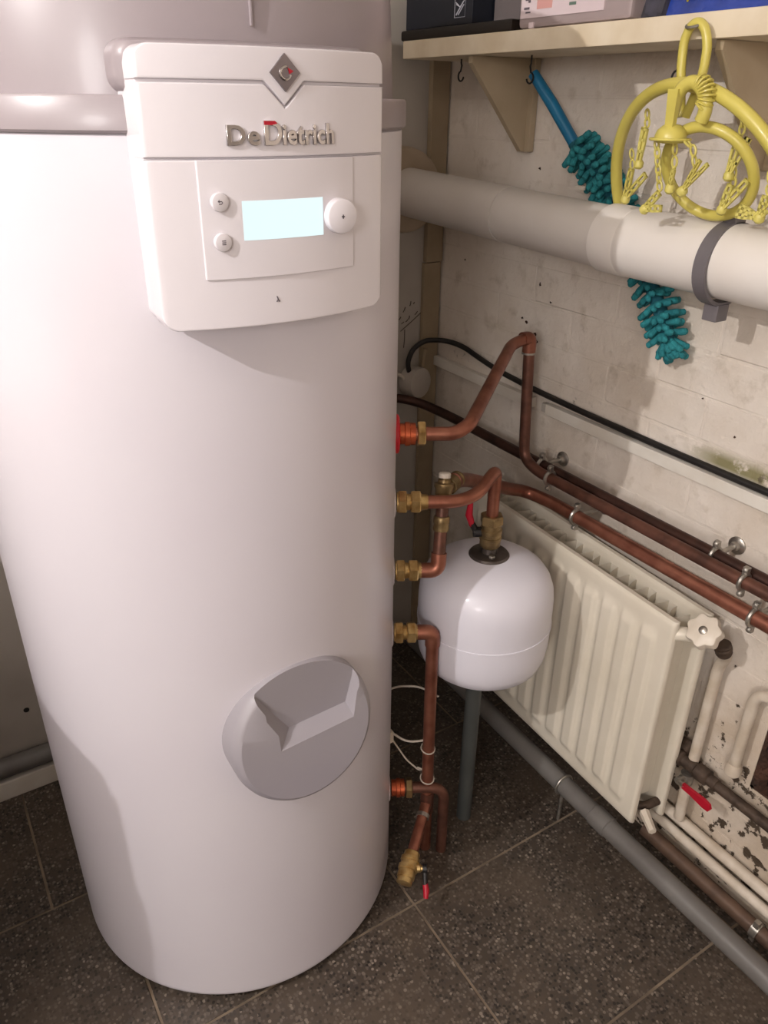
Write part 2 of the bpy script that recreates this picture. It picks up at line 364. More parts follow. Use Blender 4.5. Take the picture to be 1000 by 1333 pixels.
# slab between two outlines (columns in u), bulging with the panel front
def nfront(uu): return .355-.025*(uu/.127)**2
def slab(zb, zt, u0, u1, depth, bev, lift=0., n=44, rc=0., back=None):
    "zb, zt: functions of u; returns MB in world space, front towards -y"
    mb = MB(); lv = []
    uc = (u0+u1)/2; hu = (u1-u0)/2
    for ins, dn, bk in ((0, None, True), (0, -bev, False), (bev*.3, -bev*.3, False), (bev, 0, False)):
        cols = []
        ts = [-1+2*k/n for k in range(n+1)]
        if rc: 
            e = [1-(rc/hu)*(1-cos(q*pi/16)) for q in range(0, 9)]
            ts = sorted(set([t for t in ts if abs(t) < e[-1]]+e+[-q for q in e]))
        for t in ts:
            uu = uc+t*(hu-ins); b_, t_ = zb(uu)+ins, zt(uu)-ins
            if rc:
                rr = max(rc-ins, .0004); dd = abs(uu-uc)-(hu-ins-rr)
                if dd > 0: k = rr-sqrt(max(rr*rr-dd*dd, 0)); b_ += k; t_ -= k
            nn = nfront(uu)+lift
            if bk: nn = (back if back is not None else nn-depth)
            else: nn += dn
            cols.append(((TX+uu, TY-nn, b_), (TX+uu, TY-nn, t_)))
        lv.append(cols)
    m = len(lv[0]); vs = []
    for cols in lv:
        for c in cols: vs += [c[0], c[1]]
    fs = []; W = 2*m
    def ring(L):
        o = L*W; return [o+2*i for i in range(m)]+[o+2*i+1 for i in range(m-1, -1, -1)]
    for L in range(3):
        A, B = ring(L), ring(L+1)
        for i in range(len(A)): j = (i+1) % len(A); fs.append((A[i], A[j], B[j], B[i]))
    for L, fl in ((0, 1), (3, 0)):
        o = L*W
        for i in range(m-1): fs.append((o+2*i, o+2*i+2, o+2*i+3, o+2*i+1))
    mb.wn = True
    return mb.add(vs, fs)
c_ = lambda z: (lambda uu: z)
def vee(uu): return 1.4300-max(0., .0200-abs(uu-.0045)*.98)
obj('lid_frame', slab(c_(1.4188), c_(1.464), -.1335, .1335, .1, .009, lift=-.032, rc=.016, back=.265), LID, tank)
UW = .1275
obj('panel_shell', slab(c_(1.2105), c_(1.4570), -UW+.0012, UW-.0012, .1, .001, lift=-.0045, rc=.014, back=.270), PANEL, tank)
# three fascia pieces with recessed joints between
def corner_cut(z, up, rc=.015, hu=UW):
    def fn(uu):
        d = abs(uu)-(hu-rc)
        k = rc-sqrt(max(rc*rc-d*d, 0)) if d > 0 else 0
        return z-k if up else z+k
    return fn
obj('panel_fascia', slab(lambda uu: vee(uu)+.0011, corner_cut(1.4585, True), -UW, UW, .03, .0022, n=120, back=.30), PANEL, tank)
obj('panel_fascia', slab(c_(1.3678), lambda uu: vee(uu)-.0011, -UW, UW, .03, .0022, n=120, back=.30), PANEL, tank)
obj('panel_fascia', slab(corner_cut(1.2085, False), c_(1.3664), -UW, UW, .03, .0026, n=60, back=.30), PANEL, tank)
door = obj('panel_door', slab(c_(1.2580), c_(1.3660), -.0845, .0820, .004, .0009, lift=.0022, rc=.0015), PANEL, tank)
obj('display_screen', slab(c_(1.2940), c_(1.3300), -.0455, .0415, .001, .0003, lift=.0027), SCREEN, tank)
def button(uu, z, rr, h, name):
    n0 = nfront(uu)+.002
    return obj(name, MB().lathe((TX+uu, TY-n0, z), (0, -1, 0), [(0, rr), (h*.75, rr), (h*.93, rr*.96), (h, rr*.88)], 40), PANEL, tank), n0+h
for z, ic in ((1.3300, 0), (1.2938, 1)):
    b_, nn = button(-.0672, z, .0085, .0055, 'button')
    im = MB()
    if ic == 0:
        im.tube([(TX-.0690, TY-nn, z-.0016), (TX-.0665, TY-nn, z-.0016), (TX-.0652, TY-nn, z-.0004), (TX-.0660, TY-nn, z+.0008), (TX-.0690, TY-nn, z+.0008)], .0004, 6)
        im.prism([(TX-.0702, TY-nn, z+.0008), (TX-.0684, TY-nn, z+.0024), (TX-.0684, TY-nn, z-.0006)], (0, -.0003, 0))
    else:
        for k in (-1, 0, 1): im.box((TX-.0690, TY-nn-.0003, z+k*.0017-.0004), (TX-.0650, TY-nn+.0002, z+k*.0017+.0004))
    obj('icon', im, INKG, b_)
kb, nn = button(.0598, 1.3113, .0172, .0125, 'knob')
obj('icon', MB().box((TX+.0592, TY-nn-.0003, 1.3093), (TX+.0604, TY-nn+.0002, 1.3133)).box((TX+.0580, TY-nn-.0003, 1.3107), (TX+.0616, TY-nn+.0002, 1.3119)), INKG, kb)
n0 = nfront(-.013)+.0004
obj('service_mark', MB().tube([(TX-.0145, TY-n0, 1.2375), (TX-.0138, TY-n0, 1.2355), (TX-.0120, TY-n0, 1.2320)], .0006, 6).tube([(TX-.0134, TY-n0, 1.2345), (TX-.0150, TY-n0, 1.2320)], .0006, 6), INKG, tank)
# diamond badge
cz, cu = 1.4380, .0047; n0 = nfront(cu)+.0002
dm = lambda s_, n_: [(TX+cu, TY-n_, cz+s_*.0155), (TX+cu+s_*.0152, TY-n_, cz), (TX+cu, TY-n_, cz-s_*.0155), (TX+cu-s_*.0152, TY-n_, cz)]
bdg = obj('badge', MB().prism(dm(1, n0), (0, -.0022, 0)), BADGE, tank)
arc = [(TX+cu+.0052*cos(radians(a)), TY-n0-.0024, cz-.0004+.0052*sin(radians(a))) for a in range(75, 350, 15)]
obj('badge_ring', MB().tube(arc, .0012, 8), CHROME, bdg)
obj('badge_mark', MB().prism([(TX+cu+.0024, TY-n0-.0024, cz+.0040), (TX+cu+.0082, TY-n0-.0024, cz+.0012), (TX+cu+.0040, TY-n0-.0024, cz-.0010)], (0, -.0006, 0)), RED, bdg)
# raised lettering
def letters(txt, size, extr, m, name, place, parent, spacing=1.0, bevel=0.0003, sx=1.0):
    cu_ = bpy.data.curves.new(name, 'FONT'); cu_.body = txt; cu_.size = size; cu_.extrude = extr; cu_.bevel_depth = bevel; cu_.bevel_resolution = 1; cu_.space_character = spacing; cu_.resolution_u = 4; cu_.offset = .00035
    t = bpy.data.objects.new(name, cu_); COL.objects.link(t); bpy.context.view_layer.update()
    dg = bpy.context.evaluated_depsgraph_get(); me = bpy.data.meshes.new_from_object(t.evaluated_get(dg)); bpy.data.objects.remove(t)
    me.materials.clear(); me.materials.append(m)
    base = wloc(parent)
    for q in me.vertices: q.co = V(place(q.co.x*sx, q.co.y, q.co.z))-base
    me.name = name; o = bpy.data.objects.new(name, me); COL.objects.link(o); o.parent = parent; return o
def onpanel(u0, z0): return lambda x, y, z: (TX+u0+x, TY-(nfront(u0+x)+.0004+z), z0+y)
letters('De', .0250, .0011, CHROME, 'lettering', lambda x, y, z: onpanel(-.0560, 1.3787)(x, y*.93, z+.0011), tank, 1.12, .0005)
letters('D', .0290, .0011, CHROME, 'lettering', lambda x, y, z: onpanel(-.0205, 1.3785)(x, y*.98, z+.0011), tank, 1.0, .0005, .9)
letters('ietrich', .0250, .0011, CHROME, 'lettering', lambda x, y, z: onpanel(-.0012, 1.3787)(x, y, z+.0011), tank, 1.05, .0005, .86)
n0 = nfront(-.014)+.0030
obj('lettering_flag', MB().prism([(TX-.0196, TY-n0, 1.3986), (TX-.0085, TY-n0, 1.3986), (TX-.0060, TY-n0, 1.3962), (TX-.0120, TY-n0, 1.3950), (TX-.0196, TY-n0, 1.3952)], (0, -.0008, 0)), RED, tank, label='red tip over the second capital letter')
# inspection cover with a scooped recess: disc minus pocket
def boolean_diff(a, b2, name, m, parent):
    oa = bpy.data.objects.new('tmp_a', a.mesh('a', m)); ob = bpy.data.objects.new('tmp_b', b2.mesh('b', m)); COL.objects.link(oa); COL.objects.link(ob)
    md = oa.modifiers.new('d', 'BOOLEAN'); md.object = ob; md.operation = 'DIFFERENCE'; md.solver = 'EXACT'
    bpy.context.view_layer.update(); dg = bpy.context.evaluated_depsgraph_get(); me = bpy.data.meshes.new_from_object(oa.evaluated_get(dg))
    bpy.data.objects.remove(oa); bpy.data.objects.remove(ob)
    base = wloc(parent)
    for q in me.vertices: q.co -= base
    me.polygons.foreach_set('use_smooth', [True]*len(me.polygons)); me.set_sharp_from_angle(angle=radians(30)); me.name = name
    o = bpy.data.objects.new(name, me); COL.objects.link(o); o.parent = parent; return o
CU, CZ, CR = .006, .609, .112
dsc = MB(); seg = 96; levels = [(0., None), (0., -.016), (.002, -.009), (.006, -.003), (.011, 0.), (.06, 0.)]
def nface(z): return .352-(z-.50)*.15
vs = []; fs = []
for ins, dn in levels:
    for k in range(seg):
        an = 2*pi*k/seg; rr = CR-ins; z = CZ+rr*sin(an); nn = .255 if dn is None else nface(z)+dn
        vs.append((TX+CU+rr*cos(an), TY-nn, z))
for L in range(len(levels)-1):
    for k in range(seg): k2 = (k+1) % seg; fs.append((L*seg+k, L*seg+k2, (L+1)*seg+k2, (L+1)*seg+k))
fs.append(tuple(range(seg-1, -1, -1)))
o5 = (len(levels)-1)*seg
cidx = len(vs); vs.append((TX+CU, TY-nface(CZ), CZ))
for k in range(seg): fs.append((o5+k, o5+(k+1) % seg, cidx))
dsc.add(vs, fs)
pk = MB(); front, back = .40, .312
fo = [(-.0987, .566), (.0845, .577), (.145, .670), (.150, .710), (.135, .80), (-.13, .80), (-.128, .735), (-.118, .668)]
bo = [(-.0125, .6135), (.081, .619), (.0930, .665), (.098, .710), (.096, .80), (-.062, .80), (-.060, .692), (-.037, .652)]
npk = len(fo)
vs = [(TX+a, TY-front, b2) for i, (a, b2) in enumerate(fo)]+[(TX+a, TY-back, b2) for a, b2 in bo]
# trim the pocket to the rim circle so that a thin rim stays at the top
rim = []
pk.add(vs, [tuple(range(npk)), tuple(range(2*npk-1, npk-1, -1))]+[(i, (i+1) % npk, (i+1) % npk+npk, i+npk) for i in range(npk)])
boolean_diff(dsc, pk, 'inspection_cover', COVER, tank)

# ------------------------------------------------------------------ pipework at the tank
DV = V((cos(radians(-30)), sin(radians(-30)), 0))
def P_(rr, z): return V((TX, TY, z))+DV*rr
def union(t, rr, z, big=True, m=BRASS, label=None):
    "compression fitting: body, hex nut and collar"
    obj('fitting', MB().lathe(P_(rr, z), DV, [(0, .0165), (.012, .0165), (.013, .014), (.020, .014), (.021, .0135), (.034, .0135)], 24), m, t)
    obj('nut', hexnut(MB(), P_(rr+.002, z), DV, .014, .0205), m, t)
    obj('nut', hexnut(MB(), P_(rr+.023, z), DV, .016, .0200), m, t)
    obj('collar', MB().lathe(P_(rr+.039, z), DV, [(0, .0145), (.005, .0135), (.012, .0125)], 20), m, t)
def rosette(z): obj('socket_rosette', MB().lathe(P_(.303, z), DV, [(0, .026), (.0050, .025), (.0062, .022)], 32), ENAMEL, tank)
for z in (.837, .705, .574, .185): rosette(z)
CUR = .0112
# A: upper outlet, over to the wall, down and along the wall
pA = thing('copper_pipe', 'copper pipe rising from the topmost tank outlet with red washer over to the wall', 'pipe', P_(.31, .957))
obj('washer', MB().lathe(P_(.304, .957), DV, [(0, .031), (.007, .0305), (.009, .027)], 36), REDW, pA, label='round red plastic washer')
un = MB().lathe(P_(.312, .957), DV, [(0, .0165), (.009, .0165), (.010, .0190), (.017, .0190), (.018, .0175), (.026, .0175)], 28)
obj('union', un, ORANGE, pA, label='orange copper union')
obj('nut', hexnut(MB(), P_(.341, .957), DV, .013, .0205), BRASS, pA)
E1 = V((1.043, 1.119, 1.010))
obj('tube', MB().tube([P_(.330, .957), P_(.402, .957), V((.725, .895, .968)), V((.990, 1.112, 1.005)), E1+V((-.012, 0, 0))], CUR, 16, .020, 8), COPPER, pA)
el = MB().tube([E1+V((-.020, 0, 0)), E1, E1+V((0, 0, -.030))], .0135, 16, .016, 8)
obj('elbow', el, COPPER, pA)
obj('tube', MB().tube([E1+V((0, 0, -.012)), V((1.044, 1.108, .82)), V((1.044, 1.103, .760)), V((1.044, 1.060, .745)), V((1.044, .95, .745)), V((1.044, .20, .745))], CUR, 16, .035, 8), COPDARK, pA)
obj('solder_ring', MB().cyl(E1+V((0, 0, -.028)), E1+V((0, 0, -.032)), .0140), STEEL, pA)
# B: dark pipe behind
pB = tag(obj('copper_pipe', MB().tube([(.60, 1.515, .735), (.92, 1.525, .774), (.985, 1.523, .776), (1.045, 1.49, .760), (1.069, 1.40, .750), (1.070, 1.25, .748), (1.070, .20, .748)], CUR, 16, .06, 8), DARKPIPE),
         'uppermost blackened pipe along the right wall, curving behind the tank', 'pipe')
# C: third wall pipe, to the riser on the third outlet
pC = thing('copper_pipe', 'lowest bright copper pipe along the wall above the radiator, dropping to the third tank outlet', 'pipe', P_(.31, .705))
union(pC, .311, .705)
riser_b, riser_t = V((.683, .904, .705)), V((.708, .932, .842))
obj('elbow', MB().tube([P_(.352, .705), riser_b, riser_b+(riser_t-riser_b)*.22], .0135, 16, .016, 8), COPPER, pC)
obj('tube', MB().tube([riser_b+V((0, 0, .002)), riser_t], CUR, 16), COPDARK, pC)
mid = riser_b+(riser_t-riser_b)*.62
dr = (riser_t-riser_b).normalized()
obj('coupling', MB().lathe(mid-dr*.018, dr, [(0, .0128), (.004, .0140), (.012, .0130), (.014, .0140), (.024, .0140), (.026, .0128)], 20), BRASSD, pC)
obj('air_vent', MB().lathe(riser_t-dr*.014, dr, [(0, .0135), (.016, .0150), (.018, .0165), (.024, .0165), (.026, .0110), (.031, .0105), (.032, .0085), (.036, .008)], 20), BRASSD, pC)
obj('vent_cap', MB().lathe(riser_t+dr*.020, dr, [(0, .0105), (.007, .0105), (.009, .008)], 16), WIRE, pC, label='whitish cap on the vent')
k0 = V((.742, .950, .842))
obj('connector', MB().lathe(riser_t+V((.008, .006, -.004)), (k0-riser_t), [(0, .0125), (.012, .0125), (.013, .0155), (.030, .0155), (.032, .0135), (.044, .0135), (.045, .0145), (.049, .0145)], 18), BRASSD, pC)
obj('tube', MB().tube([k0, V((.800, .988, .815)), V((.905, 1.036, .758)), V((.980, 1.066, .717)), V((1.032, 1.078, .695)), V((1.050, 1.02, .691)), V((1.050, .95, .691)), V((1.050, .20, .691))], .0132, 16, .05, 8), COPPER, pC)
# D: second outlet to the vessel
VX, VY = .8175, .9290
pD = thing('copper_pipe', 'copper pipe from the second tank outlet, looping up and over into the white vessel', 'pipe', P_(.31, .837))
union(pD, .311, .837)
obj('tube', MB().tube([P_(.35, .837), P_(.412, .837), V((.750, .893, .839)), V((.792, .914, .850)), V((.8165, .928, .852)), V((VX, VY, .815)), V((VX, VY, .765))], CUR, 16, .022, 8), COPPER, pD)
# E: fourth outlet down to the floor, with the drain valve
pE = thing('copper_pipe', 'copper pipe from the fourth tank outlet straight down to the floor', 'pipe', P_(.31, .574))
union(pE, .311, .574)
e4 = P_(.381, .574); eb = V((.6895, .9090, .0))
obj('elbow', MB().tube([P_(.352, .574), e4, e4+(eb-e4)*.05], .0140, 16, .016, 8), COPPER, pE)
obj('tube', MB().tube([e4, eb], .0118, 16), COPPER, pE)
obj('tee', MB().cyl((.6885, .9085, .168), (.6885, .9085, .112), .0142), COPDARK, pE)
ds = V((.6885, .9085, .140)); de = V((.600, .834, .104)); dd = (de-ds).normalized()
obj('drain_tube', MB().tube([ds, de], .0112, 16), COPPER, pE)
obj('solder_ring', MB().cyl(ds+dd*.030, ds+dd*.038, .0135), STEEL, pE)
vl = MB().lathe(de-dd*.012, dd, [(0, .0135), (.002, .0155), (.012, .0155), (.013, .0190), (.020, .0190), (.021, .0172), (.028, .0172), (.029, .0195), (.037, .0195), (.038, .0175), (.052, .0175), (.053, .0155), (.062, .0155), (.063, .012)], 28)
dv = obj('drain_valve', vl, BRASS, pE)
side = V((.80, -.58, .05)).normalized(); vc = de+dd*.020
obj('valve_stem', MB().lathe(vc+side*.012, side, [(0, .009), (.012, .008), (.013, .006), (.020, .006)], 14), BRASS, dv)
obj('lever', MB().lathe(vc+side*.028, side, [(0, .0090), (.008, .0090)], 14).tube([vc+side*.032, vc+side*.032+V((-.010, -.018, -.020))], .0055, 10), BLACKP, dv, label='black lever hub')
obj('lever_grip', MB().tube([vc+side*.032+V((-.008, -.014, -.016)), vc+side*.032+V((-.013, -.026, -.028)), vc+side*.030+V((-.017, -.034, -.037))], [.0052, .0064, .0045], 10), RED, dv, label='red plastic lever grip')
# F: bottom outlet
pF = thing('copper_pipe', 'copper pipe elbowing from the lowest tank outlet down to the floor', 'pipe', P_(.31, .185))
obj('union', MB().lathe(P_(.312, .185), DV, [(0, .0165), (.009, .0165), (.010, .0190), (.017, .0190), (.018, .0175), (.026, .0175)], 28), ORANGE, pF, label='orange copper union')
obj('nut', hexnut(MB(), P_(.341, .185), DV, .013, .0205), BRASSD, pF)
obj('tube', MB().tube([P_(.335, .185), P_(.420, .185), P_(.421, .0)], CUR, 16, .035, 8), COPDARK, pF)
# pipe clamps
def clamp(c, rr, label, stand=True, px=None):
    t = thing('pipe_clamp', label, 'clamp', (XW if stand else c[0], c[1], c[2]), 'pipe clamps')
    c = V(c)
    obj('ring', MB().tube([(c.x+(rr+.0018)*cos(a), c.y, c.z+(rr+.0018)*sin(a)) for a in [2*pi*k/24 for k in range(24)]], .0040, 8, closed=True), STEEL, t)
    for s_ in (1, -1):
        obj('ear', MB().box((c.x-.0045, c.y-.005, c.z+s_*(rr+.009)-.007), (c.x+.0045, c.y+.005, c.z+s_*(rr+.009)+.007), bev=.0015), STEEL, t)
        obj('screw', MB().lathe((c.x-.0035, c.y, c.z+s_*(rr+.011)), (-1, 0, 0), [(0, .0042), (.003, .0042), (.0045, .002)], 12), STEEL, t)
    if stand:
        obj('stud', MB().cyl((c.x+rr+.003, c.y, c.z), (XW-.001, c.y, c.z), .0045, seg=12), STEEL, t)
        obj('wall_plate', MB().lathe((XW+.001, c.y, c.z), (-1, 0, 0), [(0, .0160), (.0030, .0160), (.0048, .0135), (.006, .009), (.013, .0075), (.0135, .005)], 28), STEEL, t)
    return t
clamp((1.070, .648, .748), .0112, 'zinc clamp with round wall plate on the dark pipe, nearer the camera')
clamp((1.070, 1.074, .748), .0112, 'zinc clamp with round wall plate on the dark pipe, farther, near the corner')
clamp((1.044, .573, .745), .0112, 'small zinc clamp on the middle wall pipe, nearer the camera', False)
clamp((1.044, 1.022, .745), .0112, 'small zinc clamp on the middle wall pipe, where the vertical drop joins', False)
clamp((1.050, .545, .691), .0132, 'zinc clamp on the lowest copper wall pipe at the right edge')
clamp((1.050, .943, .691), .0132, 'zinc clamp on the lowest copper wall pipe behind the radiator middle')

# ------------------------------------------------------------------ expansion vessel
ves = thing('expansion_vessel', 'white round-shouldered expansion vessel between the tank and the radiator', 'expansion vessel', (VX, VY, .431))
obj('shell', MB().lathe((VX, VY, 0), (0, 0, 1), [(.431, .02), (.4325, .050), (.437, .079), (.4455, .101), (.459, .1160), (.478, .1235), (.503, .1265), (.530, .1270), (.5445, .1270), (.5450, .1283), (.5500, .1283), (.5505, .1270), (.580, .1270), (.602, .1265), (.622, .1240), (.641, .1170), (.657, .105), (.669, .087), (.677, .064), (.682, .040), (.684, .028)], 72), VESSEL, ves, ang=60)
obj('flange', MB().lathe((VX, VY, 0), (0, 0, 1), [(.677, .0340), (.680, .0375), (.684, .0375), (.687, .035), (.6885, .026), (.6895, .016), (.703, .014)], 40), DKSTEEL, ves)
obj('flange_screw', hexnut(MB(), (VX-.010, VY-.020, .687), (0, 0, 1), .006, .006), STEEL, ves)
bv = thing('ball_valve', 'brass ball valve with red lever on top of the white vessel', 'valve', (VX, VY, .703))
obj('valve_body', MB().lathe((VX, VY, .700), (0, 0, 1), [(0, .0160), (.004, .0190), (.016, .0190), (.017, .0205), (.022, .0205), (.023, .0190), (.029, .0190), (.030, .0205), (.037, .0205), (.039, .018), (.049, .018)], 28), BRASSD, bv)
obj('nut', hexnut(MB(), (VX, VY, .747), (0, 0, 1), .018, .0215), BRASSD, bv)
sd = V((-.86, .51, 0)); vc = V((VX, VY, .730))
obj('lever_hub', MB().cyl(vc+sd*.016, vc+sd*.032, .0095, seg=16).tube([vc+sd*.026, vc+sd*.036+V((0, 0, .018))], .006, 10), BLACKP, bv)
obj('lever_grip', MB().tube([vc+sd*.035+V((0, 0, .014)), vc+sd*.042+V((0, 0, .035)), vc+sd*.040+V((0, 0, .064))], [.0055, .0068, .0045], 12), RED, bv, label='red plastic lever grip')
tag(obj('drain_pipe', MB().cyl((.810, .931, 0), (.810, .931, .4318), .0160), PVCD), 'dark grey plastic pipe upright under the white vessel', 'pipe')

# ------------------------------------------------------------------ radiator
rad = thing('radiator', 'cream double panel radiator with vertical flutes, hung low on the right wall', 'radiator', (1.03, .92, .13))
def sh(y): return .045*(y-.645)
def rad_panel(name, xf, depth, y0, y1, z0, z1, amp, first=.669):
    ny, nz = 150, 26; mb = MB(); vs = []; fs = []
    zs = [z0+(z1-z0)*t for t in (0, .008, .02, .05, .075, .09, .105, .12, .14, .3, .5, .7, .86, .88, .895, .91, .925, .95, .98, .992, 1)]
    for iz, z in enumerate(zs):
        for iy in range(ny+1):
            y = y0+(y1-y0)*iy/ny
            t = (z-z0)/(z1-z0); ph = ((y-first)/.0475) % 1.0
            prof = max(0., min(1., (.5-abs(ph-.5)-.10)/.14)); prof = prof*prof*(3-2*prof)
            e = min(t, 1-t); win = max(0., min(1., (e-.075)/.03)); win = win*win*(3-2*win)
            if y < first or y > y1-.02: prof = 0
            edge = .004*max(0, 1-min(t, 1-t)/.012) if min(t, 1-t) < .012 else 0
            ey = min(y-y0, y1-y); edge += .004*max(0, 1-ey/.006)**2
            vs.append((xf-amp*prof*win+edge, y, z+sh(y)))
    W = ny+1; n0 = len(vs)
    for iz in range(len(zs)-1):
        for iy in range(ny): fs.append((iz*W+iy, iz*W+iy+1, (iz+1)*W+iy+1, (iz+1)*W+iy))
    bk = [(xf+depth, y, z+sh(y)) for z in (z0, z1) for y in (y0, y1)]; vs += bk
    T = (len(zs)-1)*W
    fs += [(n0, n0+1, n0+3, n0+2), tuple([n0, n0+1]+[k for k in range(ny, -1, -1)]), tuple([n0+2, n0+3]+[T+k for k in range(ny, -1, -1)]),
           tuple([n0, n0+2]+[iz*W for iz in range(len(zs)-1, -1, -1)]), tuple([n0+1, n0+3]+[iz*W+ny for iz in range(len(zs)-1, -1, -1)])]
    mb.add(vs, fs); return obj(name, mb, RADP, rad, ang=50)
rad_panel('front_panel', 1.000, .013, .645, 1.215, .140, .632, .0068)
rad_panel('back_panel', 1.074, .013, .632, 1.215, .130, .630, .004)
fin = MB(); pts = []
for k in range(12):
    y0 = .668+.0475*k
    for a in range(0, 11): pts.append((1.0735-.036*sin(pi*a/10)**.55, y0+.030*a/10))
vs = []; fs = []
for (xx, y) in pts: vs += [(xx, y, .17+sh(y)), (xx, y, .611+sh(y)), (xx+.0015, y, .611+sh(y)), (xx+.0015, y, .17+sh(y))]
for k in range(len(pts)-1):
    a = 4*k; b2 = a+4; fs += [(a, b2, b2+1, a+1), (a+1, b2+1, b2+2, a+2), (a+2, b2+2, b2+3, a+3)]
obj('convector_fin', fin.add(vs, fs), RADP, rad)
obj('valve_link', MB().tube([(1.012, .660, .600), (1.025, .640, .606), (1.045, .628, .602), (1.074, .634, .600)], .013, 14, .012, 5), RADP, rad)
obj('bleed_plug', MB().cyl((1.030, .640, .165), (1.010, .600, .160), .010, .008, 6), VALVEW, rad, label='pale plastic plug low on the radiator')
obj('lower_link', MB().tube([(1.030, .660, .165), (1.045, .648, .165), (1.076, .645, .165)], .009, 12), IRON, rad)
trv = thing('radiator_valve', 'cream lobed hand wheel valve at the right top end of the radiator', 'valve', (1.06, .60, .60))
ax = V((-.72, -.10, .68)).normalized(); kc = V((1.026, .604, .631))
def lobes(c, a, r0, amp, n, h):
    mb = MB(); a = a.normalized(); e1 = (V((0, 1, 0))-a*a.y).normalized(); e2 = a.cross(e1); seg = 70; vs = []; fs = []
    lv = [(0, .80), (h*.2, .98), (h*.75, 1.), (h*.95, .94), (h, .86)]
    for t, k in lv:
        for i in range(seg):
            an = 2*pi*i/seg; q = (r0+amp*cos(n*an))*k; vs.append(c+a*t+(e1*cos(an)+e2*sin(an))*q)
    for L in range(len(lv)-1):
        for i in range(seg): j = (i+1) % seg; fs.append((L*seg+i, L*seg+j, (L+1)*seg+j, (L+1)*seg+i))
    fs += [tuple(range(seg-1, -1, -1)), tuple((len(lv)-1)*seg+i for i in range(seg))]
    return mb.add(vs, fs)
obj('hand_wheel', lobes(kc-ax*.010, ax, .0285, .0024, 7, .026), VALVEW, trv)
obj('wheel_screw', MB().lathe(kc+ax*.0155, ax, [(0, .0075), (.002, .0072), (.004, .004)], 16), STEEL, trv)
obj('valve_body', MB().lathe(kc-ax*.010, -ax, [(0, .013), (.012, .013), (.020, .011), (.030, .011)], 18), VALVEW, trv)
obj('gland_nut', MB().lathe(V((1.062, .590, .602)), V((.40, -.10, -1)), [(0, .011), (.002, .0145), (.006, .0135), (.008, .0150), (.013, .0150), (.015, .0135), (.020, .0145), (.026, .012)], 18), IRON, trv, label='dark threaded collar')
obj('union_arm', MB().tube([(1.046, .598, .614), (1.044, .622, .610), (1.046, .630, .604)], .012, 12), VALVEW, trv)

# ------------------------------------------------------------------ painted pipes, iron pipe, waste pipes at the right wall
tag(obj('painted_pipe', MB().tube([(1.074, .588, .578), (1.096, .596, .556), (1.108, .612, .52), (1.108, .612, .290)], .0105, 14, .02, 6), PIPEW), 'white painted pipe dropping from the radiator valve down to the rusty iron pipe', 'pipe')
ub = thing('painted_pipe', 'white painted pipe bending out of a socket over to the right edge', 'pipe', (1.108, .535, .33))
obj('tube', MB().tube([(1.108, .534, .345), (1.108, .534, .522), (1.108, .20, .522)], .0105, 14, .035, 8), PIPEW, ub)
obj('socket', MB().lathe((1.108, .534, .322), (0, 0, 1), [(0, .012), (.004, .0150), (.018, .0145), (.026, .011)], 18), PIPEW, ub)
ip = thing('iron_pipe', 'rusty dark iron pipe with fittings running to the right edge, low on the wall', 'pipe', (1.10, .55, .28))
obj('tube', MB().tube([(1.100, .640, .280), (1.100, .20, .280)], .0105, 14), IRON, ip)
obj('fitting', MB().lathe((1.100, .668, .281), (0, -1, 0), [(0, .013), (.003, .0165), (.040, .0165), (.043, .013), (.070, .013), (.073, .0165), (.098, .0165), (.101, .012), (.118, .012)], 20), IRON, ip)
obj('wall_stub', MB().lathe((1.128, .640, .300), (-1, 0, -.5), [(0, .016), (.022, .014)], 16), IRON, ip)
v2 = thing('ball_valve', 'small steel ball valve with red lever on the pipe below the radiator end', 'valve', (1.09, .612, .255))
obj('valve_body', MB().lathe((1.088, .606, .270), (0, 0, -1), [(0, .012), (.006, .0135), (.018, .0135), (.022, .0105), (.030, .0105)], 18), STEEL, v2)
obj('lever_hub', MB().cyl((1.080, .606, .262), (1.062, .606, .262), .0080, seg=14).tube([(1.064, .606, .262), (1.060, .588, .267)], .005, 8), STEEL, v2)
lv = MB(); e_ = V((-.10, -1, .06)).normalized(); c0 = V((1.062, .592, .266)); 
lv.prism([c0+V((0, 0, .006)), c0+e_*.02+V((0, 0, .0075)), c0+e_*.052+V((0, 0, .0105)), c0+e_*.064+V((0, 0, .008)), c0+e_*.068, c0+e_*.064-V((0, 0, .008)), c0+e_*.052-V((0, 0, .0095)), c0+e_*.02-V((0, 0, .006)), c0-V((0, 0, .006))], (-.006, 0, 0))
obj('lever', lv, RED, v2, label='flat red lever')
tag(obj('painted_pipe', MB().tube([(1.095, .606, .240), (1.100, .606, .140)], .0105, 14), PIPEW), 'short white upright pipe under the small red lever valve', 'pipe')
tag(obj('painted_pipe', MB().tube([(1.112, .700, .124), (1.112, .20, .124)], .0115, 14), PIPEW), 'upper of two white painted pipes along the wall foot', 'pipe')
tag(obj('painted_pipe', MB().tube([(1.100, .700, .098), (1.100, .45, .098), (1.100, .20, .0985)], .0105, 14), PIPEW), 'lower of two white painted pipes along the wall foot', 'pipe')
bp_ = thing('brown_pipe', 'brown pipe with a steel clamp along the foot of the right wall', 'pipe', (1.075, .5, .07))
obj('tube', MB().tube([(1.078, .660, .066), (1.078, .20, .066)], .0150, 16), RUSTP, bp_)
obj('clamp', MB().cyl((1.078, .400, .066), (1.078, .386, .066), .0185).box((1.066, .388, .045), (1.076, .398, .095)), STEEL, bp_)
tag(obj('cable', MB().tube([(1.050, .72, .012), (1.052, .55, .012), (1.050, .20, .012)], .0090, 10), IRON), 'dark rusty line on the floor between grey and brown pipes', 'cable')
wp = thing('waste_pipe', 'grey plastic waste pipe running low along the right wall in front of the radiator', 'pipe', (.985, .7, .10))
